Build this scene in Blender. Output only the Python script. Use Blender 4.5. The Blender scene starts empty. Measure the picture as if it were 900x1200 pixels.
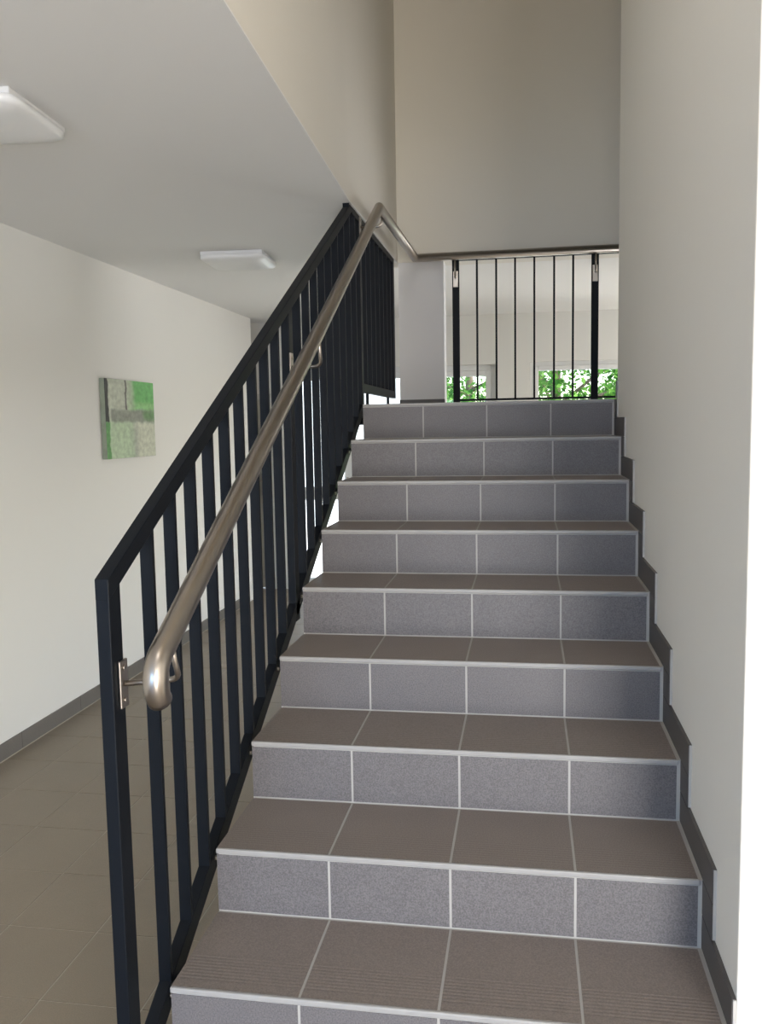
import bpy, bmesh, math, random
from mathutils import Vector, Matrix

random.seed(7)
SC = bpy.context.scene
COL = SC.collection

# ---------------------------------------------------------------- camera
cam_d = bpy.data.cameras.new('camera')
cam = bpy.data.objects.new('camera', cam_d)
COL.objects.link(cam)
cam.location = (0.768, -1.6703, 1.3774)
cam.rotation_mode = 'XYZ'
cam.rotation_euler = (1.4719, 0.0171, 0.1624)
cam_d.sensor_fit = 'VERTICAL'
cam_d.sensor_height = 36.0
cam_d.lens = 1008.4 / 1200 * 36.0
cam_d.clip_start = 0.05
cam_d.clip_end = 300
SC.camera = cam

# ---------------------------------------------------------------- world, sun, daylight
SC.view_settings.view_transform = 'Standard'
SC.view_settings.look = 'None'
SC.view_settings.gamma = 1.0
SC.view_settings.use_curve_mapping = False
SC.view_settings.exposure = 0.0

world = bpy.data.worlds.new('sky')
SC.world = world
world.use_nodes = True
wn = world.node_tree.nodes
wl = world.node_tree.links
wn.clear()
sky = wn.new('ShaderNodeTexSky')
sky.sky_type = 'NISHITA'
sky.sun_disc = False
sky.sun_elevation = math.radians(52)
sky.sun_rotation = math.radians(90)
sky.air_density = 1.0
sky.dust_density = 2.5
bg = wn.new('ShaderNodeBackground')
bg.inputs['Strength'].default_value = 1.1
wo = wn.new('ShaderNodeOutputWorld')
wl.new(sky.outputs[0], bg.inputs['Color'])
wl.new(bg.outputs[0], wo.inputs['Surface'])

sun_d = bpy.data.lights.new('sun', 'SUN')
sun_d.energy = 7.0
sun_d.angle = math.radians(0.6)
sun_d.color = (1.0, 0.95, 0.86)
sun = bpy.data.objects.new('sun', sun_d)
COL.objects.link(sun)
sun.location = (12, 8, 14)
sun.rotation_euler = Vector((-0.8, 0.22, -1.0)).to_track_quat('-Z', 'Y').to_euler()


def daylight(name, loc, direction, sx, sy, power, color, spread=180):
    d = bpy.data.lights.new(name, 'AREA')
    d.shape = 'RECTANGLE'
    d.size, d.size_y = sx, sy
    d.energy = power
    d.color = color
    d.spread = math.radians(spread)
    o = bpy.data.objects.new(name, d)
    COL.objects.link(o)
    o.location = loc
    o.rotation_euler = Vector(direction).to_track_quat('-Z', 'Y').to_euler()
    return o


# daylight through the glazed entrance behind the camera (right), the corridor
# window behind the camera (left) plus two added fills: upper stairwell and far room
daylight('daylight_entrance', (2.35, -4.52, 0.95), (0, 1, 0), 1.3, 2.2, 230, (1.0, 0.95, 0.90))
daylight('daylight_corridor_window', (-0.75, -4.52, 1.1), (0, 1, 0), 2.0, 1.7, 44, (0.22, 0.50, 1.0))
daylight('fill_upper_walls', (0.6, -1.14, 3.5), (0, 1, 0), 0.9, 1.0, 15, (1.0, 0.84, 0.60))  # added warm fill for the upper walls, set at an unseen opening
daylight('fill_far_room', (4.04, 5.35, 0.95), (-1, 0, 0), 1.9, 1.7, 62, (0.97, 0.98, 1.0))  # added from an unseen side opening to brighten far room and corridor

# ---------------------------------------------------------------- materials


def mat(name, base, rough=0.6, metal=0.0, var=0.0, vscale=8.0, bump=0.0, bscale=60.0, speck=0.0, sscale=400.0, spec=0.5):
    m = bpy.data.materials.new(name)
    m.use_nodes = True
    nt = m.node_tree
    n, l = nt.nodes, nt.links
    b = n['Principled BSDF']
    b.inputs['Roughness'].default_value = rough
    b.inputs['Metallic'].default_value = metal
    b.inputs['Specular IOR Level'].default_value = spec
    c4 = (*base, 1)
    b.inputs['Base Color'].default_value = c4
    tc = n.new('ShaderNodeTexCoord')
    geo = n.new('ShaderNodeNewGeometry')
    src = None
    if var > 0:
        t = n.new('ShaderNodeTexNoise')
        t.inputs['Scale'].default_value = vscale
        t.inputs['Detail'].default_value = 5
        l.new(geo.outputs['Position'], t.inputs['Vector'])
        r = n.new('ShaderNodeMapRange')
        r.inputs['To Min'].default_value = 1 - var
        r.inputs['To Max'].default_value = 1 + var
        l.new(t.outputs['Fac'], r.inputs['Value'])
        mx = n.new('ShaderNodeMix')
        mx.data_type = 'RGBA'
        mx.blend_type = 'MULTIPLY'
        mx.inputs['Factor'].default_value = 1
        mx.inputs['A'].default_value = c4
        l.new(r.outputs[0], mx.inputs['B'])
        src = mx.outputs['Result']
    if speck > 0:
        t = n.new('ShaderNodeTexNoise')
        t.inputs['Scale'].default_value = sscale
        t.inputs['Detail'].default_value = 2
        l.new(geo.outputs['Position'], t.inputs['Vector'])
        r = n.new('ShaderNodeMapRange')
        r.inputs['From Min'].default_value = 0.3
        r.inputs['From Max'].default_value = 0.7
        r.inputs['To Min'].default_value = 1 - speck
        r.inputs['To Max'].default_value = 1 + speck
        l.new(t.outputs['Fac'], r.inputs['Value'])
        mx = n.new('ShaderNodeMix')
        mx.data_type = 'RGBA'
        mx.blend_type = 'MULTIPLY'
        mx.inputs['Factor'].default_value = 1
        if src:
            l.new(src, mx.inputs['A'])
        else:
            mx.inputs['A'].default_value = c4
        l.new(r.outputs[0], mx.inputs['B'])
        src = mx.outputs['Result']
    if src:
        l.new(src, b.inputs['Base Color'])
    if bump > 0:
        t = n.new('ShaderNodeTexNoise')
        t.inputs['Scale'].default_value = bscale
        t.inputs['Detail'].default_value = 4
        l.new(geo.outputs['Position'], t.inputs['Vector'])
        bp = n.new('ShaderNodeBump')
        bp.inputs['Strength'].default_value = bump
        bp.inputs['Distance'].default_value = 0.002
        l.new(t.outputs['Fac'], bp.inputs['Height'])
        l.new(bp.outputs[0], b.inputs['Normal'])
    return m


def add_grooves(m, y0, y1, period):
    """anti-slip grooves pressed into the front of a tread tile (fine relief, object space)"""
    nt = m.node_tree
    n, l = nt.nodes, nt.links
    tc = n.new('ShaderNodeTexCoord')
    sp = n.new('ShaderNodeSeparateXYZ')
    l.new(tc.outputs['Object'], sp.inputs[0])

    def mt(op, a, bb=None):
        q = n.new('ShaderNodeMath')
        q.operation = op
        for i, v in enumerate((a, bb)):
            if v is None:
                continue
            if isinstance(v, (int, float)):
                q.inputs[i].default_value = v
            else:
                l.new(v, q.inputs[i])
        return q.outputs[0]
    y = sp.outputs['Y']
    w = mt('SINE', mt('MULTIPLY', y, 2 * math.pi / period))
    band = mt('MULTIPLY', mt('GREATER_THAN', y, y0), mt('LESS_THAN', y, y1))
    h = mt('MULTIPLY', w, band)
    bp = n.new('ShaderNodeBump')
    bp.inputs['Strength'].default_value = 0.15
    bp.inputs['Distance'].default_value = 0.0015
    l.new(h, bp.inputs['Height'])
    l.new(bp.outputs[0], n['Principled BSDF'].inputs['Normal'])


M = {}
M['wall'] = mat('wall_paint', (0.80, 0.785, 0.735), 0.85, var=0.012, vscale=1.5, bump=0.12, bscale=300)
M['wall_cream'] = mat('wall_paint_cream', (0.755, 0.718, 0.642), 0.85, var=0.012, vscale=1.5, bump=0.12, bscale=300)
M['wall_sand'] = mat('wall_paint_sand', (0.735, 0.715, 0.66), 0.85, var=0.012, vscale=1.5, bump=0.12, bscale=300)
M['ceiling'] = mat('ceiling_paint', (0.80, 0.79, 0.76), 0.9, var=0.01, vscale=1.0, bump=0.06, bscale=300)
M['column'] = mat('column_paint', (0.74, 0.73, 0.735), 0.85, bump=0.1, bscale=300)
M['tile'] = mat('stair_tile', (0.140, 0.132, 0.137), 0.50, var=0.07, vscale=9, speck=0.30, sscale=300)
M['tread'] = mat('tread_tile', (0.195, 0.164, 0.147), 0.46, var=0.06, vscale=9, speck=0.20, sscale=300)
add_grooves(M['tread'], 0.025, 0.115, 0.011)
M['trim'] = mat('tread_edge', (0.33, 0.325, 0.32), 0.5, var=0.08, vscale=30)
M['grout'] = mat('grout', (0.42, 0.41, 0.39), 0.9, var=0.08, vscale=20)
M['floor_tile'] = mat('floor_tile', (0.245, 0.198, 0.143), 0.42, var=0.07, vscale=6, speck=0.12, sscale=350)
M['floor_grout'] = mat('floor_grout', (0.44, 0.39, 0.31), 0.9)
M['skirting'] = mat('skirting_tile', (0.088, 0.081, 0.078), 0.5, var=0.06, speck=0.12)
M['baseboard'] = mat('baseboard_tile', (0.150, 0.134, 0.115), 0.5, var=0.06, speck=0.12)
M['caulk'] = mat('light_edge', (0.45, 0.44, 0.42), 0.8)
M['steel_dark'] = mat('anthracite_steel', (0.004, 0.006, 0.0095), 0.5, spec=0.18, bump=0.05, bscale=500)
M['inox'] = mat('brushed_stainless', (0.40, 0.36, 0.32), 0.30, metal=1.0, var=0.05, vscale=40)
M['concrete'] = mat('stair_side_plaster', (0.72, 0.71, 0.68), 0.9)
M['frame'] = mat('window_frame_white', (0.82, 0.82, 0.80), 0.4)
M['lamp_base'] = mat('lamp_base_white', (0.80, 0.80, 0.79), 0.4)
M['lamp_cover'] = mat('lamp_cover_opal', (0.86, 0.86, 0.85), 0.35)
M['door'] = mat('door_laminate', (0.50, 0.49, 0.43), 0.5, var=0.03, vscale=3)
M['doorframe'] = mat('door_frame_paint', (0.60, 0.59, 0.54), 0.5)
M['lawn'] = mat('lawn', (0.10, 0.20, 0.04), 0.9, var=0.4, vscale=2.5, bump=0.5, bscale=40)
M['paving'] = mat('terrace_paving', (0.62, 0.60, 0.56), 0.8, var=0.08, vscale=3)
M['bark'] = mat('bark', (0.14, 0.10, 0.07), 0.9, var=0.3, vscale=10, bump=0.5, bscale=25)
M['canvas_edge'] = mat('canvas_edge', (0.30, 0.34, 0.26), 0.8, var=0.35, vscale=12)

# window glass: thin pane, lets daylight straight through, mirrors a little
g = bpy.data.materials.new('window_glass')
g.use_nodes = True
n, l = g.node_tree.nodes, g.node_tree.links
n.clear()
o_ = n.new('ShaderNodeOutputMaterial')
tr = n.new('ShaderNodeBsdfTransparent')
tr.inputs[0].default_value = (0.95, 0.98, 0.965, 1)
gl = n.new('ShaderNodeBsdfGlossy')
gl.inputs['Roughness'].default_value = 0.02
fr = n.new('ShaderNodeFresnel')
fr.inputs[0].default_value = 1.45
mx = n.new('ShaderNodeMixShader')
l.new(fr.outputs[0], mx.inputs[0])
l.new(tr.outputs[0], mx.inputs[1])
l.new(gl.outputs[0], mx.inputs[2])
l.new(mx.outputs[0], o_.inputs[0])
M['glass'] = g

# leaves: colour varies leaf by leaf, some light passes through
lf = bpy.data.materials.new('leaf')
lf.use_nodes = True
n, l = lf.node_tree.nodes, lf.node_tree.links
n.clear()
o_ = n.new('ShaderNodeOutputMaterial')
gi = n.new('ShaderNodeNewGeometry')
rmp = n.new('ShaderNodeValToRGB')
rmp.color_ramp.elements[0].color = (0.02, 0.10, 0.015, 1)
rmp.color_ramp.elements[1].color = (0.20, 0.40, 0.08, 1)
l.new(gi.outputs['Random Per Island'], rmp.inputs[0])
df = n.new('ShaderNodeBsdfDiffuse')
tl = n.new('ShaderNodeBsdfTranslucent')
l.new(rmp.outputs[0], df.inputs[0])
l.new(rmp.outputs[0], tl.inputs[0])
mx = n.new('ShaderNodeMixShader')
mx.inputs[0].default_value = 0.45
l.new(df.outputs[0], mx.inputs[1])
l.new(tl.outputs[0], mx.inputs[2])
l.new(mx.outputs[0], o_.inputs[0])
M['leaf'] = lf

# ---------------------------------------------------------------- helpers


class MB:
    def __init__(self):
        self.v, self.f, self.s = [], [], []

    def face(self, idx, smooth=False):
        self.f.append(idx)
        self.s.append(smooth)

    def box(self, x0, x1, y0, y1, z0, z1):
        b = len(self.v)
        self.v += [(x0, y0, z0), (x1, y0, z0), (x1, y1, z0), (x0, y1, z0), (x0, y0, z1), (x1, y0, z1), (x1, y1, z1), (x0, y1, z1)]
        for q in ((3, 2, 1, 0), (4, 5, 6, 7), (0, 1, 5, 4), (1, 2, 6, 5), (2, 3, 7, 6), (3, 0, 4, 7)):
            self.face(tuple(b + i for i in q))
        return self

    def prism(self, pts, axis, a0, a1):
        """polygon pts (2-D) extruded along an axis"""
        def put(p, a):
            return {'x': (a, p[0], p[1]), 'y': (p[0], a, p[1]), 'z': (p[0], p[1], a)}[axis]
        b = len(self.v)
        k = len(pts)
        self.v += [put(p, a0) for p in pts] + [put(p, a1) for p in pts]
        self.face(tuple(b + i for i in range(k))[::-1])
        self.face(tuple(b + k + i for i in range(k)))
        for i in range(k):
            j = (i + 1) % k
            self.face((b + i, b + j, b + k + j, b + k + i))
        return self

    def sweep(self, pts, r, n=16, cap=True):
        """round tube with mitred corners"""
        pts = [Vector(p) for p in pts]
        d = [(pts[i + 1] - pts[i]).normalized() for i in range(len(pts) - 1)]
        a = d[0].orthogonal().normalized()
        c = d[0].cross(a)
        ring = [pts[0] + r * (math.cos(2 * math.pi * i / n) * a + math.sin(2 * math.pi * i / n) * c) for i in range(n)]
        rings = [ring]
        for i in range(1, len(pts)):
            nd = d[i - 1] if i == len(pts) - 1 else (d[i - 1] + d[i]).normalized()
            new = []
            for p in rings[-1]:
                t = (pts[i] - p).dot(nd) / d[i - 1].dot(nd)
                new.append(p + d[i - 1] * t)
            rings.append(new)
        b = len(self.v)
        for rg in rings:
            self.v += [tuple(p) for p in rg]
        for i in range(len(rings) - 1):
            for j in range(n):
                k = (j + 1) % n
                self.face((b + i * n + j, b + i * n + k, b + (i + 1) * n + k, b + (i + 1) * n + j), True)
        if cap:
            self.face(tuple(b + j for j in range(n))[::-1])
            e = b + (len(rings) - 1) * n
            self.face(tuple(e + j for j in range(n)))
        return self

    def mesh(self, name, m):
        me = bpy.data.meshes.new(name)
        me.from_pydata(self.v, [], self.f)
        me.polygons.foreach_set('use_smooth', self.s)
        if m:
            me.materials.append(m)
        bm = bmesh.new()
        bm.from_mesh(me)
        bmesh.ops.recalc_face_normals(bm, faces=bm.faces)
        bm.to_mesh(me)
        bm.free()
        return me

    def build(self, name, m, parent=None, bevel=0.0, seg=2, loc=None):
        return link(name, self.mesh(name, m), parent, bevel, seg, loc)


def link(name, me, parent=None, bevel=0.0, seg=2, loc=None):
    o = bpy.data.objects.new(name, me)
    COL.objects.link(o)
    if parent is not None:
        o.parent = parent
        if loc is not None:
            o.location = Vector(loc) - PO.get(parent.name, Vector())
        else:
            o.location = -PO.get(parent.name, Vector())
        PO[o.name] = Vector(loc) if loc is not None else Vector()
    else:
        if loc is not None:
            o.location = loc
        PO[o.name] = Vector(loc) if loc is not None else Vector()
    if bevel > 0:
        bv = o.modifiers.new('bevel', 'BEVEL')
        bv.width = bevel
        bv.segments = seg
        bv.limit_method = 'ANGLE'
        bv.angle_limit = math.radians(40)
    return o


PO = {}          # world origin of every object (geometry is written in world coordinates)


def thing(name, label, cat, loc, group=None):
    o = bpy.data.objects.new(name, None)
    COL.objects.link(o)
    o.location = loc
    o.empty_display_size = 0.1
    PO[o.name] = Vector(loc)
    return tag(o, label, cat, group)


def tag(o, label, cat, group=None):
    o['label'] = label
    o['category'] = cat
    if group:
        o['group'] = group
    return o


def struct(name, mb, m, bevel=0.0):
    o = mb.build(name, m, bevel=bevel)
    o['kind'] = 'structure'
    return o


def wall_with_holes(xs, zs, holes, y0, y1):
    """one wall mesh in the xz plane from y0 to y1, holes = (x0, x1, z0, z1)"""
    mb = MB()
    X = sorted(set([xs[0], xs[1]] + [h[0] for h in holes] + [h[1] for h in holes]))
    Z = sorted(set([zs[0], zs[1]] + [h[2] for h in holes] + [h[3] for h in holes]))
    for i in range(len(X) - 1):
        run_z0 = None
        for j in range(len(Z) - 1):
            cx, cz = (X[i] + X[i + 1]) / 2, (Z[j] + Z[j + 1]) / 2
            hole = any(h[0] < cx < h[1] and h[2] < cz < h[3] for h in holes)
            if not hole and run_z0 is None:
                run_z0 = Z[j]
            if hole and run_z0 is not None:
                mb.box(X[i], X[i + 1], y0, y1, run_z0, Z[j])
                run_z0 = None
        if run_z0 is not None:
            mb.box(X[i], X[i + 1], y0, y1, run_z0, Z[-1])
    return mb


# ---------------------------------------------------------------- dimensions
RUN, RISE = 0.3012, 0.165
W = 1.1642                     # stair width
FL = -0.265                    # corridor floor
H = 2.43                       # corridor ceiling
TOP = 4.45                     # stairwell ceiling
XL = -1.835                    # left wall face
XR = 1.176                     # right wall face
YF = 6.77                      # far wall face
YB = 3.97                      # face of the upper wall over the landing
YK = -4.6                      # wall behind the camera
LAND = 9 * RISE                # landing level
NOSE = [RUN * i for i in range(9)]

# ---------------------------------------------------------------- setting
floor = struct('floor', MB().box(-4.2, 4.2, YK - .2, YF + .25, FL - .15, FL - .0015), M['floor_grout'])
MB().box(-1.83, 4.0, YK + .01, -1.25, FL - .004, FL).build('floor_covering', M['floor_tile'], floor)
TX, TY = 0.3135, 0.339
tile_cache = {}


def floor_tile(x0, x1, y0, y1):
    k = (round(x1 - x0, 3), round(y1 - y0, 3))
    if k not in tile_cache:
        tile_cache[k] = MB().box(0, k[0], 0, k[1], -.006, 0).mesh('tile', M['floor_tile'])
    link('tile', tile_cache[k], floor, loc=(x0, y0, FL + random.uniform(-.0003, .0003)))


JG = 0.0022
for j in range(-5, 19):
    y0 = .483 + TY * j
    if y0 < -1.25:
        continue
    for i in range(-4, 5):
        x0 = -.628 + TX * i
        x1 = x0 + TX
        if x0 > -.05 and y0 < 3.2:
            continue
        if x0 < XL and y0 + TY < 6.45:
            x0 = XL
        y1 = min(y0 + TY, YF)
        if y1 - y0 < .02 or x1 - x0 < .02:
            continue
        floor_tile(x0 + JG, x1 - JG, y0 + JG, y1 - JG)

# ceiling slab of the corridor, of the room behind and of the entrance
E0, E1, E2, E3 = (.104, -1.2), (.034, .475), (-.045, 2.37), (-.050, YB)   # face of the slab edge
TW = .15
mbc = MB()
mbc.prism([(-4.2, YK - .2), (4.2, YK - .2), (4.2, -1.35), (E0[0] - TW, -1.35), (E1[0] - TW, E1[1]), (E2[0] - TW, E2[1]),
           (E3[0] - TW, YB + .18), (4.2, YB + .18), (4.2, YF + .25), (-4.2, YF + .25)], 'z', H, H + .3)
mbc.prism([(p[0] - .0005, p[1]) for p in (E0, E1, E2, E3)] + [(p[0] - TW, p[1]) for p in (E3, E2, E1, E0)], 'z', H, H + .006)
struct('ceiling', mbc, M['ceiling'])
mb = MB()
mb.prism([E0, E1, E2, E3, (E3[0] - TW, E3[1]), (E2[0] - TW, E2[1]), (E1[0] - TW, E1[1]), (E0[0] - TW, E0[1])], 'z', H + .006, TOP)
struct('wall_left_upper', mb, M['wall_cream'])
struct('wall_back_upper', MB().box(E3[0] - TW, 4.2, YB, YB + .18, H, TOP), M['wall_cream'])
struct('ceiling_stairwell', MB().box(-.3, 4.2, -1.35, YB + .18, TOP, TOP + .12), M['wall_cream'])
struct('wall_front_upper', wall_with_holes((-.05, 4.2), (H, TOP), [(.1, 1.1, 2.95, 4.05)], -1.35, -1.2), M['wall_cream'])

struct('wall_left', MB().box(XL - .15, XL, YK, 6.4, FL - .004, H), M['wall'])
struct('wall_right', MB().box(XR, XR + .16, .005, 2.36, FL - .004, TOP), M['wall_sand'], bevel=.004)
struct('wall_right_return', MB().box(XR + .16, 4.05, .005, .17, FL - .004, TOP), M['wall'])
struct('wall_landing_end', MB().box(2.6, 2.75, .12, YB, LAND - .3, TOP), M['wall'])
wrf = MB().prism([(-1.35, H), (.025, H), (.025, FL - .004), (4.4, FL - .004), (4.4, H), (YB + .18, H), (YB + .18, TOP), (-1.35, TOP)], 'x', 4.05, 4.2)
wrf.box(4.05, 4.2, 6.3, YF, FL - .004, H).box(4.05, 4.2, 4.4, 6.3, FL - .004, .1).box(4.05, 4.2, 4.4, 6.3, 1.8, H)
struct('wall_right_far', wrf, M['wall'])
struct('wall_left_far', MB().box(-4.2, -4.05, YK, YF, FL - .004, H), M['wall'])
struct('wall_right_entrance', MB().box(4.05, 4.2, YK, -.03, FL - .004, H), M['wall'])
struct('wall_back', wall_with_holes((-4.2, 4.2), (FL - .004, H), [(1.65, 3.05, FL, 2.05), (-1.8, .3, .2, 2.0)], YK - .2, YK), M['wall'])

WIN1 = (.808, 2.3, .45, 1.969)
WIN2 = (-.25, .493, .45, 1.957)
WIN3 = (-1.60, -.34, FL, 1.96)
DOOR = (-2.70, -1.745, FL, 1.725)
struct('wall_far', wall_with_holes((-4.2, 4.2), (FL - .004, H), [WIN1, WIN2, WIN3, DOOR], YF, YF + .24), M['wall'])

# column beside the landing
col = struct('wall_column', MB().box(-.047, .247, YB + .012, YB + .16, LAND, H), M['column'])
MB().box(-.049, .249, YB + .002, YB + .012, LAND, LAND + .065).build('skirting_tile', M['skirting'], col)

# left baseboard, tile by tile
bb = bpy.data.objects.new('baseboard_left', None)
COL.objects.link(bb)
bb.location = (XL, 0, FL)
bb['kind'] = 'structure'
PO[bb.name] = Vector(bb.location)
sk = MB().box(0, .009, .0015, .6, 0, .088).mesh('skirting_tile', M['baseboard'])
yy = 2.99 - 0.338 * 2 - .6015 * 4
while yy + .6 < 6.4:
    link('skirting_tile', sk, bb, loc=(XL, yy, FL))
    yy += .6015
MB().box(XL, XL + .011, 2.99 - .676 - .6015 * 4, yy, FL, FL + .004).build('joint', M['floor_grout'], bb)
bf = bpy.data.objects.new('baseboard_far', None)
COL.objects.link(bf)
bf.location = (0, YF, FL)
bf['kind'] = 'structure'
PO[bf.name] = Vector(bf.location)
for x0 in (-.68, -.08, .52, 1.12):
    MB().box(x0 + .0015, x0 + .6, YF - .009, YF, FL, FL + .088).build('skirting_tile', M['skirting'], bf)

# ---------------------------------------------------------------- windows and door


def window(name, hole, splits, frame=.055, sash=.055, rails=()):
    x0, x1, z0, z1 = hole
    y0, y1 = YF + .05, YF + .12
    f = MB()
    f.box(x0, x0 + frame, y0, y1, z0, z1).box(x1 - frame, x1, y0, y1, z0, z1)
    f.box(x0 + frame, x1 - frame, y0, y1, z0, z0 + frame).box(x0 + frame, x1 - frame, y0, y1, z1 - frame, z1)
    root = f.build(name, M['frame'], bevel=.003)
    root['kind'] = 'structure'
    xs = [x0 + frame] + splits + [x1 - frame]
    for a, b in zip(xs[:-1], xs[1:]):
        s = MB()
        za, zb = z0 + frame, z1 - frame
        ya, yb = YF + .035, YF + .10
        s.box(a, a + sash, ya, yb, za, zb).box(b - sash, b, ya, yb, za, zb)
        s.box(a + sash, b - sash, ya, yb, za, za + sash).box(a + sash, b - sash, ya, yb, zb - sash, zb)
        for (r0, r1) in rails:
            s.box(a + sash, b - sash, ya, yb, r0, r1)
        so = s.build('sash', M['frame'], root, bevel=.004)
        so.modifiers[0].segments = 1
        zz = [za + sash] + [v for r in rails for v in r] + [zb - sash]
        for c, d in zip(zz[::2], zz[1::2]):
            MB().box(a + sash, b - sash, YF + .062, YF + .068, c, d).build('pane', M['glass'], so)
        hx = b - sash / 2
        hz = min((za + zb) / 2, 1.0)
        MB().box(hx - .012, hx + .012, ya - .008, ya, hz - .03, hz + .03).box(hx - .009, hx + .009, ya - .035, ya - .018, hz - .11, hz + .01).box(hx - .008, hx + .008, ya - .035, ya, hz - .008, hz + .008).build('handle', M['inox'], so, bevel=.002)
    if z0 > 0:
        MB().box(x0 - .03, x1 + .03, YF - .14, YF + .045, z0 - .03, z0 - .001).build('window_sill', M['frame'], root, bevel=.004)
    return root


window('window_1', WIN1, [1.75], frame=.04, sash=.042)
window('window_2', WIN2, [], frame=.055, sash=.052)
window('window_3', WIN3, [-.97], frame=.05, sash=.06, rails=[(.65, .78)])

d1 = MB()
x0, x1, z0, z1 = DOOR
d1.box(x0, x0 + .05, YF - .02, YF + .12, z0, z1).box(x1 - .05, x1, YF - .02, YF + .12, z0, z1).box(x0 + .05, x1 - .05, YF - .02, YF + .12, z1 - .05, z1)
dr = d1.build('door_1', M['doorframe'], bevel=.003)
dr['kind'] = 'structure'
dl = MB().box(x0 + .052, x1 - .052, YF + .005, YF + .05, z0 + .012, z1 - .052).build('door_leaf', M['door'], dr, bevel=.003)
hm = MB()
hx = x1 - .12
hm.box(hx - .02, hx + .02, YF - .003, YF + .005, .70, .92)
hm.sweep([(hx, YF + .005, .85), (hx, YF - .05, .85), (hx - .12, YF - .05, .85)], .010, 10)
hm.build('door_handle', M['inox'], dl)

# ---------------------------------------------------------------- staircase
st = thing('staircase', 'grey tiled straight staircase with pale joints rising to a half landing', 'staircase', (W / 2, 0, FL))
# body: stepped profile in grout colour, plastered soffit
prof = [(-2 * RUN + .0012, FL), (-2 * RUN + .0012, FL + .1325 - .0012), (-RUN + .0012, FL + .1325 - .0012), (-RUN + .0012, -.0012), (.0012, -.0012)]
for i in range(9):
    z = RISE * (i + 1)
    prof.append((NOSE[i] + .0012, z - .0012))
    if i < 8:
        prof.append((NOSE[i + 1] + .0012, z - .0012))
prof += [(3.955, LAND - .0012), (3.955, LAND - .2), (2.42, LAND - .2), (2.3, LAND - .28), (-.1, FL)]
MB().prism(prof, 'x', .004, XR - .0005).build('stair_body', M['grout'], st)
# side plaster skin on the open side
MB().prism([(p[0] + (.006 if k < 24 else -.002), p[1] - .004) for k, p in enumerate(prof)], 'x', -.002, .004).build('stair_side', M['concrete'], st)
# landing going on to the right behind the wall
MB().box(XR, 2.598, 2.37, 3.955, LAND - .2, LAND - .0025).build('landing_slab', M['grout'], st)

JX = [0.0, .2885, .588, .8825, W]
JH = .0030
tcache = {}


def stair_tile(name, size, loc, m):
    k = (name, round(size[0], 4), round(size[1], 4), round(size[2], 4))
    if k not in tcache:
        tcache[k] = MB().box(0, size[0], 0, size[1], 0, size[2]).mesh(name, m)
    return link(name, tcache[k], st, loc=loc)


EH = .013            # height of the pale tread edge
steps = [(-2 * RUN, FL, FL + .1325), (-RUN, FL + .1325, 0.0)] + [(NOSE[i], RISE * i, RISE * (i + 1)) for i in range(9)]
for (y, za, zb) in steps:
    depth = RUN
    for a, b in zip(JX[:-1], JX[1:]):
        ga = 0 if a == 0 else JH
        gb = JH * 2 if b == W else JH
        dx = random.uniform(-.0006, .0006)
        if zb < LAND - .001:
            stair_tile('tread_tile', (b - a - ga - gb, depth - .012, .010), (a + ga, y + .006, zb - .010), M['tread'])
        stair_tile('riser_tile', (b - a - ga - gb, .006, zb - za - EH - .006), (a + ga + dx * 0, y, za + .003), M['tile'])
    MB().box(-.001, W - .001, y - .004, y + .0055, zb - EH, zb + .0004).build('tread_edge', M['trim'], st, bevel=.003)
for j in range(5):
    for i in range(4):
        y0 = 2.41 + .006 + .306 * j
        stair_tile('tread_tile', (JX[i + 1] - JX[i] - 2 * JH, .3, .010), (JX[i] + JH, y0, LAND - .010), M['tile'])

# stepped skirting along the right wall
tr = bpy.data.objects.new('trim_1', None)
COL.objects.link(tr)
tr.location = (W, 0, 0)
tr['kind'] = 'structure'
PO[tr.name] = Vector(tr.location)
SX0, SX1 = XR - .0085, XR
SB = .103            # how far the skirting stands in front of each riser
ST = .080            # skirting height above a tread
for i, (y, za, zb) in enumerate(steps):
    top = zb + ST
    if i >= 1:
        # upright piece beside the riser
        lo = za + ST + .003
        if zb - lo > .02:
            MB().box(SX0, SX1, y - SB, y + .006, lo, zb - .0015).build('skirting_tile', M['skirting'], tr)
    yend = steps[i + 1][0] if i + 1 < len(steps) else 2.36
    y_s = y - SB
    if y_s < .006:
        y_s = max(y_s, .006)
    if yend > y_s + .02:
        MB().box(SX0, SX1, y_s, yend, zb + .0015, top).build('skirting_tile', M['skirting'], tr)
        if i >= 2:
            # pale cut edge facing down the stairs and pale joint above
            MB().box(SX0 + .002, SX1, y_s - .0025, y_s - .0001, za + ST + .004, top - .001).build('joint', M['caulk'], tr)

# ---------------------------------------------------------------- left railing
PX0, PX1 = -.083, -.053
rl = thing('stair_railing', 'dark anthracite steel baluster railing along the open left side of the stairs', 'railing', ((PX0 + PX1) / 2, 1.9, FL))


def zb_(y):
    return .5478 * y - .004      # middle of the sloping lower rail


def zt_(y):
    return 1.131 + .5275 * y     # top of the sloping upper rail


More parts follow.
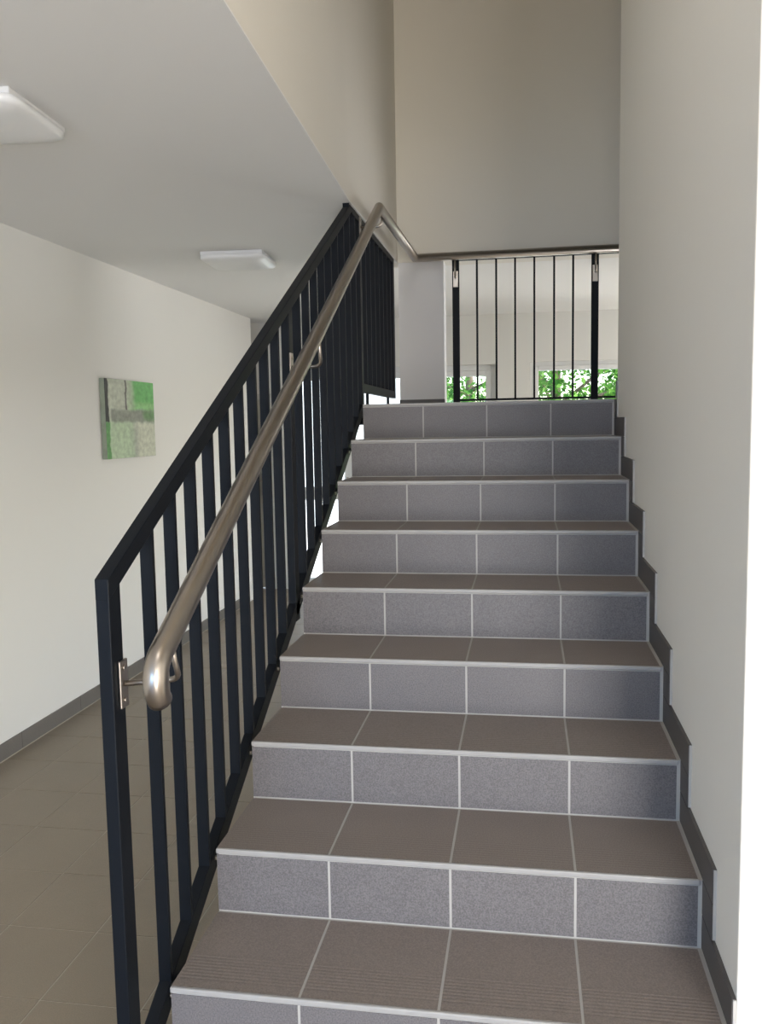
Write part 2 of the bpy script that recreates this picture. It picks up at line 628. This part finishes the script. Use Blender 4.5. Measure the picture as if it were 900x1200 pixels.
yt = (H - .002 - 1.131) / .5275  # where the upper rail meets the slab
P1, P2, P3, P4 = -.065, 1.335, 2.705, 3.81
RT = .044
MB().prism([(P1 - .025, zt_(P1 - .025)), (yt, H - .002), (yt + .05, H - .002), (yt + .05, H - .002 - RT + .024), (yt, H - .002 - RT), (P1 - .025, zt_(P1 - .025) - RT)], 'x', PX0, PX1).build('top_rail', M['steel_dark'], rl, bevel=.002)
MB().prism([(P1 + .024, zb_(P1 + .025) + .03), (P3 - .024, zb_(P3 - .025) + .03), (P3 - .024, zb_(P3 - .025) - .03), (P1 + .024, zb_(P1 + .025) - .03)], 'x', PX0, PX1).build('bottom_rail', M['steel_dark'], rl, bevel=.002)
LB0, LB1 = 1.555, 1.60
MB().box(PX0, PX1, yt + .045, P4 + .025, H - .032, H - .001).build('top_rail', M['steel_dark'], rl, bevel=.002)
MB().box(PX0, PX1, P3 + .024, P4 - .024, LB0, LB1).build('bottom_rail', M['steel_dark'], rl, bevel=.002)
for (y, a, b) in ((P1, FL, zt_(P1) - RT + .002), (P2, zb_(P2) - .05, zt_(P2) - RT + .002), (P3, zb_(P3) - .09, H - .03), (P4, LB0, H - .03)):
    hw = .025
    sl = .5275 * hw if y < 2 else 0
    MB().prism([(y - hw, a), (y + hw, a), (y + hw, b + sl), (y - hw, b - sl)], 'x', PX0, PX1).build('post', M['steel_dark'], rl, bevel=.0025)
bxa, bxb = PX0 + .0003, PX1 - .0003
bars = [(.125 + .1315 * k) for k in range(9)] + [P2 + .137 * k for k in range(1, 10)]
for y in bars:
    lo = zb_(y) + .02
    hi = zt_(y) - RT + .012 if y < yt - .03 else H - .001
    MB().box(bxa, bxb, y - .006, y + .006, lo, hi).build('baluster', M['steel_dark'], rl)
for k in range(1, 8):
    y = P3 + (P4 - P3) / 8 * k
    MB().box(bxa, bxb, y - .006, y + .006, LB1 - .01, H - .001).build('baluster', M['steel_dark'], rl)
# fixing bolts into the side of the flight, under the bars
for y in (.155, .47, .78, 1.09, 1.42, 1.725, 2.03, 2.34):
    zc = zb_(y) - .004
    MB().sweep([(PX1 - .004, y, zc), (.002, y, zc)], .007, 10).build('fixing_bolt', M['steel_dark'], rl)
    MB().sweep([(PX1, y - .045, zc - .012), (PX1 + .006, y - .045, zc - .012)], .006, 8).build('screw_head', M['inox'], rl)
for y in (2.9, 3.6):
    MB().box(PX0 + .008, PX1 - .008, y - .01, y + .01, LAND - .1, LB0).box(PX0 + .008, .003, y - .01, y + .01, LAND - .1, LAND - .07).build('fixing_bracket', M['steel_dark'], rl)

# ---------------------------------------------------------------- guard at the back of the landing
YG = 3.925
gd = thing('landing_guard', 'short dark steel guard with thin bars at the back of the landing', 'railing', (.76, YG, LAND))
GB, GT = 1.532, 2.426
for x in (.330, 1.193):
    MB().box(x - .022, x + .022, YG - .0125, YG + .0125, LAND - .006, GT).build('post', M['steel_dark'], gd, bevel=.002)
for x in (.464, .585, .703, .822, .944, 1.060):
    MB().box(x - .006, x + .006, YG - .0125, YG + .0125, GB + .012, GT - .006).build('baluster', M['steel_dark'], gd)
MB().box(.352, 1.171, YG - .013, YG + .013, GB, GB + .013).build('bottom_rail', M['steel_dark'], gd)
MB().box(1.2155, 1.36, YG - .013, YG + .013, GB, GB + .013).build('bottom_rail', M['steel_dark'], gd)
MB().box(.352, 1.171, YG - .013, YG + .013, GT - .010, GT).build('top_rail', M['steel_dark'], gd)
MB().box(1.2155, 1.36, YG - .013, YG + .013, GT - .010, GT).build('top_rail', M['steel_dark'], gd)
MB().box(1.36, 1.385, YG - .013, YG + .013, LAND - .006, GT).build('post', M['steel_dark'], gd)

# ---------------------------------------------------------------- stainless handrail
HX, HR_ = .065, .0245


def zh(y):
    return 1.0105 + .552 * y


hr = thing('handrail', 'brushed stainless steel tube handrail with a curled lower end, climbing beside the dark balusters', 'handrail', (HX, 1.0, zh(1.0)))
A = (HX, 2.585, 2.437)
B = (.080, 3.85, 2.432)
Cc = (2.2, 3.87, 2.436)
d0 = Vector((0, -1, -.552)).normalized()
up = Vector((0, .552, -1)).normalized()      # turn axis in the yz plane: towards down and back
p = Vector((HX, -.118, zh(-.118)))
arc = [p.copy()]
R = .058
c = p + up * R
for k in range(1, 13):
    a = math.radians(104) * k / 12
    arc.append(c - up * R * math.cos(a) + d0 * R * math.sin(a))
pts = arc[::-1] + [Vector(A), Vector(B), Vector(Cc)]
MB().sweep(pts, HR_, 28).build('tube', M['inox'], hr)
e0 = arc[-1]
de = (arc[-1] - arc[-2]).normalized()
MB().sweep([e0 + de * .0002, e0 + de * .003], HR_ - .002, 24).build('end_cap', M['inox'], hr)
perp = Vector((0, -.552, 1)).normalized()
for (py, pz, ry) in ((-.052, .860, .035), (1.32, 1.592, 0), (2.69, 2.372, 0)):
    bk = MB().box(PX1, PX1 + .006, py - .017, py + .017, pz - .05, pz + .05).build('wall_plate', M['inox'], hr, bevel=.002)
    for dz in (-.034, .034):
        MB().sweep([(PX1 + .006, py, pz + dz), (PX1 + .009, py, pz + dz)], .006, 10).build('screw', M['inox'], bk)
    # arm: out under the tube, round a bend, then up square to the slope
    ax = HX - .008
    y0 = py + ry
    foot = Vector((ax, y0, pz))
    # foot of the perpendicular on the tube axis
    dirv = Vector((0, 1, .552)).normalized()
    o = Vector((HX, 0, zh(0)))
    q = o + dirv * (foot - o).dot(dirv)
    if py > 2.5:
        q = Vector((HX, y0, 2.4365))
    up1 = (q - foot).normalized()
    path = [Vector((PX1 + .006, py, pz)), Vector((ax - .03, y0, pz))]
    for k in range(1, 6):
        t = k / 6
        s0 = Vector((ax - .03, y0, pz))
        s2 = foot + up1 * .022
        path.append((1 - t) ** 2 * s0 + 2 * t * (1 - t) * foot + t * t * s2)
    path += [foot + up1 * .022, q - up1 * (HR_ - .004)]
    MB().sweep(path, .0062, 12).build('arm', M['inox'], hr)
for x in (.330, 1.193):
    pz = 2.30
    bk = MB().box(x - .016, x + .016, YG - .0185, YG - .0125, pz - .05, pz + .05).build('wall_plate', M['inox'], hr, bevel=.002)
    MB().sweep([(x, YG - .0185, pz + .01), (x, YG - .055, pz + .012), (x, YG - .066, pz + .022), (x, YG - .066, 2.433 - HR_ + .004)], .0062, 12).build('arm', M['inox'], hr)

# ---------------------------------------------------------------- painting
pn = thing('painting', 'square abstract canvas in green, grey and off-white on the left wall', 'painting', (XL, 3.70, 1.455))
py0, py1, pz0, pz1 = 3.346, 4.056, 1.203, 1.707
MB().box(XL + .001, XL + .034, py0, py1, pz0, pz1).build('stretcher', M['canvas_edge'], pn, bevel=.003)
pm = bpy.data.materials.new('painted_canvas')
pm.use_nodes = True
n, l = pm.node_tree.nodes, pm.node_tree.links
bs = n['Principled BSDF']
bs.inputs['Roughness'].default_value = 0.7
tc = n.new('ShaderNodeTexCoord')
nz = n.new('ShaderNodeTexNoise')
nz.inputs['Scale'].default_value = 7
nz.inputs['Detail'].default_value = 6
l.new(tc.outputs['Generated'], nz.inputs['Vector'])
sub = n.new('ShaderNodeVectorMath')
sub.operation = 'SUBTRACT'
sub.inputs[1].default_value = (.5, .5, .5)
l.new(nz.outputs['Color'], sub.inputs[0])
scl = n.new('ShaderNodeVectorMath')
scl.operation = 'SCALE'
scl.inputs['Scale'].default_value = .07
l.new(sub.outputs[0], scl.inputs[0])
ad = n.new('ShaderNodeVectorMath')
l.new(tc.outputs['Generated'], ad.inputs[0])
l.new(scl.outputs[0], ad.inputs[1])
sp = n.new('ShaderNodeSeparateXYZ')
l.new(ad.outputs[0], sp.inputs[0])
U, V_ = sp.outputs['Y'], sp.outputs['Z']


def mth(op, a, b=None):
    q = n.new('ShaderNodeMath')
    q.operation = op
    for i, v in enumerate((a, b)):
        if v is None:
            continue
        if isinstance(v, (int, float)):
            q.inputs[i].default_value = v
        else:
            l.new(v, q.inputs[i])
    return q.outputs[0]


def rng(v, a, b, soft):
    def sm(v, e):
        r = n.new('ShaderNodeMapRange')
        r.interpolation_type = 'SMOOTHSTEP'
        r.inputs['From Min'].default_value = e - soft
        r.inputs['From Max'].default_value = e + soft
        l.new(v, r.inputs['Value'])
        return r.outputs[0]
    return mth('SUBTRACT', sm(v, a), sm(v, b))


cur = None


def paint(color, mask):
    global cur
    m_ = n.new('ShaderNodeMix')
    m_.data_type = 'RGBA'
    if isinstance(mask, (int, float)):
        m_.inputs['Factor'].default_value = mask
    else:
        l.new(mask, m_.inputs['Factor'])
    if cur is None:
        m_.inputs['A'].default_value = (*color, 1)
    else:
        l.new(cur, m_.inputs['A'])
    m_.inputs['B'].default_value = (*color, 1)
    cur = m_.outputs['Result']


def rect(u0, u1, v0, v1, s=.015, k=1.0):
    return mth('MULTIPLY', mth('MULTIPLY', rng(U, u0, u1, s), rng(V_, v0, v1, s)), k)


paint((.56, .59, .48), 1.0)
paint((.50, .62, .42), rect(-.2, .55, -.2, .48, .05))          # pale green lower left
paint((.60, .62, .49), rect(.62, 1.2, -.2, .46, .06))           # cream lower right
paint((.30, .32, .26), rect(.50, .62, -.2, .40, .07, .45))      # smudge between
paint((.19, .50, .17), rect(.48, 1.2, .62, 1.2, .05))           # green upper right
paint((.34, .60, .26), rect(.44, 1.2, .63, .72, .03, .7))
paint((.52, .57, .43), rect(.40, .56, .62, 1.2, .05, .7))
paint((.24, .25, .21), rect(.10, 1.2, .46, .62, .025, .75))     # grey band
paint((.12, .30, .09), rect(.75, 1.2, .48, .62, .05, .7))
paint((.13, .12, .11), rect(.385, .415, .62, 1.2, .008, .9))    # dark stroke
paint((.04, .04, .04), rect(-.2, .06, .45, 1.2, .012, .95))     # dark left border
paint((.08, .32, .07), rect(-.2, .07, -.2, .45, .012, .8))
nz2 = n.new('ShaderNodeTexNoise')
nz2.inputs['Scale'].default_value = 16
nz2.inputs['Detail'].default_value = 8
l.new(tc.outputs['Generated'], nz2.inputs['Vector'])
mm = n.new('ShaderNodeMix')
mm.data_type = 'RGBA'
mm.blend_type = 'MULTIPLY'
mm.inputs['Factor'].default_value = .5
l.new(cur, mm.inputs['A'])
rr = n.new('ShaderNodeMapRange')
rr.inputs['From Min'].default_value = .3
rr.inputs['From Max'].default_value = .65
rr.inputs['To Min'].default_value = .55
rr.inputs['To Max'].default_value = 1.15
l.new(nz2.outputs['Fac'], rr.inputs['Value'])
l.new(rr.outputs[0], mm.inputs['B'])
l.new(mm.outputs['Result'], bs.inputs['Base Color'])
MB().box(XL + .0335, XL + .0352, py0 + .001, py1 - .001, pz0 + .001, pz1 - .001).build('canvas', pm, pn)

# ---------------------------------------------------------------- ceiling lamps


def ceiling_lamp(cx, cy, s, rz, label):
    t = thing('ceiling_lamp', label, 'lamp', (cx, cy, H), 'square ceiling lamps of the corridor')
    t.rotation_euler = (0, 0, rz)
    h = s / 2

    def part(name, mb, m, bev):
        o = bpy.data.objects.new(name, mb.mesh(name, m))
        COL.objects.link(o)
        o.parent = t
        bv = o.modifiers.new('bevel', 'BEVEL')
        bv.width = bev
        bv.segments = 4
        bv.limit_method = 'ANGLE'
    part('base', MB().box(-h + .012, h - .012, -h + .012, h - .012, -.022, 0), M['lamp_base'], .004)
    # opal cover: shallow pillow with a rounded rim
    mb = MB()
    rings = [(h, -.020), (h, -.036), (h - .012, -.046), (h - .05, -.054), (h - .10, -.057)]
    N = 40

    def sq(r, k):
        a = 2 * math.pi * k / N
        ca, sa = math.cos(a), math.sin(a)
        e = 9.0
        q = (abs(ca) ** e + abs(sa) ** e) ** (-1 / e)
        return r * ca * q, r * sa * q
    for (r, z) in rings:
        for k in range(N):
            x, y = sq(r, k)
            mb.v.append((x, y, z))
    for i in range(len(rings) - 1):
        for k in range(N):
            k2 = (k + 1) % N
            mb.face((i * N + k, i * N + k2, (i + 1) * N + k2, (i + 1) * N + k), True)
    mb.face(tuple(range(N)))
    mb.face(tuple((len(rings) - 1) * N + k for k in range(N)), True)
    o = bpy.data.objects.new('cover', mb.mesh('cover', M['lamp_cover']))
    COL.objects.link(o)
    o.parent = t
    return t


ceiling_lamp(-.985, 1.02, .40, math.radians(4), 'square opal ceiling lamp nearest the camera, cut by the left edge of the photo')
ceiling_lamp(-.965, 3.52, .40, math.radians(4), 'square opal ceiling lamp farther down the corridor, near the top of the dark railing')

# ---------------------------------------------------------------- outside
GZ = -.42
gr = struct('ground', MB().box(-40, 40, YF + 9, 70, GZ - .3, GZ), M['lawn'])
struct('terrace', MB().box(-40, 40, YF + .25, YF + 9, GZ - .3, GZ + .02), M['paving'])


def tree(cx, cy, h, rad, zc, nleaf, seed, label, lsize=.12):
    rnd = random.Random(seed)
    t = thing('tree', label, 'tree', (cx, cy, GZ), 'trees outside the far windows')
    tk = MB()
    tk.sweep([(cx, cy, GZ - .05), (cx + .05, cy, zc * .5), (cx - .04, cy + .05, zc), (cx, cy, h * .9)], .09, 10)
    for k in range(7):
        a = 2 * math.pi * k / 7 + rnd.random()
        z = GZ + (zc - GZ) * rnd.uniform(.5, 1.0)
        e = (cx + math.cos(a) * rad * .75, cy + math.sin(a) * rad * .75, z + rnd.uniform(.3, 1.2))
        tk.sweep([(cx, cy, z), ((cx + e[0]) / 2, (cy + e[1]) / 2, (z + e[2]) / 2 + .1), e], .03, 6)
    tk.build('trunk', M['bark'], t)
    mb = MB()
    clumps = []
    for k in range(46):
        while True:
            v = Vector((rnd.uniform(-1, 1), rnd.uniform(-1, 1), rnd.uniform(-1, 1)))
            if .25 < v.length < 1:
                break
        clumps.append((cx + v.x * rad, cy + v.y * rad, zc + v.z * (h - zc), rad * rnd.uniform(.2, .36)))
    for k in range(nleaf):
        x, y, z, r = rnd.choice(clumps)
        v = Vector((rnd.gauss(0, 1), rnd.gauss(0, 1), rnd.gauss(0, 1))).normalized() * r * rnd.random() ** .4
        cpos = Vector((x, y, z)) + v
        if cpos.z < GZ + .1:
            continue
        s = lsize * rnd.uniform(.6, 1.3)
        a = Vector((rnd.gauss(0, 1), rnd.gauss(0, 1), rnd.gauss(0, .6))).normalized()
        b_ = a.orthogonal().normalized()
        q = rnd.uniform(0, 6.28)
        b_ = (b_ * math.cos(q) + a.cross(b_) * math.sin(q))
        base = len(mb.v)
        for pp in (cpos - a * s * .5, cpos + b_ * s * .28, cpos + a * s * .5, cpos - b_ * s * .28):
            mb.v.append(tuple(pp))
        mb.face((base, base + 1, base + 2, base + 3))
    me = bpy.data.meshes.new('foliage')
    me.from_pydata(mb.v, [], mb.f)
    me.materials.append(M['leaf'])
    fo = link('foliage', me, t)
    fo['kind'] = 'stuff'
    return t


tree(1.35, 14.6, 4.6, 1.9, 2.0, 15000, 3, 'leafy green tree filling the left half of the right far window')
tree(4.2, 18.2, 5.6, 2.2, 2.4, 15000, 5, 'leafy green tree behind the right post of the landing guard')
tree(-.55, 19.5, 5.0, 2.1, 2.3, 13000, 8, 'sunlit yellow-green tree seen through the left far window, beside the column')

# added white wall with a coping, fills the terrace door view with brightness
gw = struct('wall_added_backdrop', MB().box(-11.5, -1.3, 13.6, 13.85, GZ - .05, 3.1), M['wall'])
MB().box(-11.55, -1.25, 13.55, 13.90, 3.1, 3.17).build('coping', M['paving'], gw)
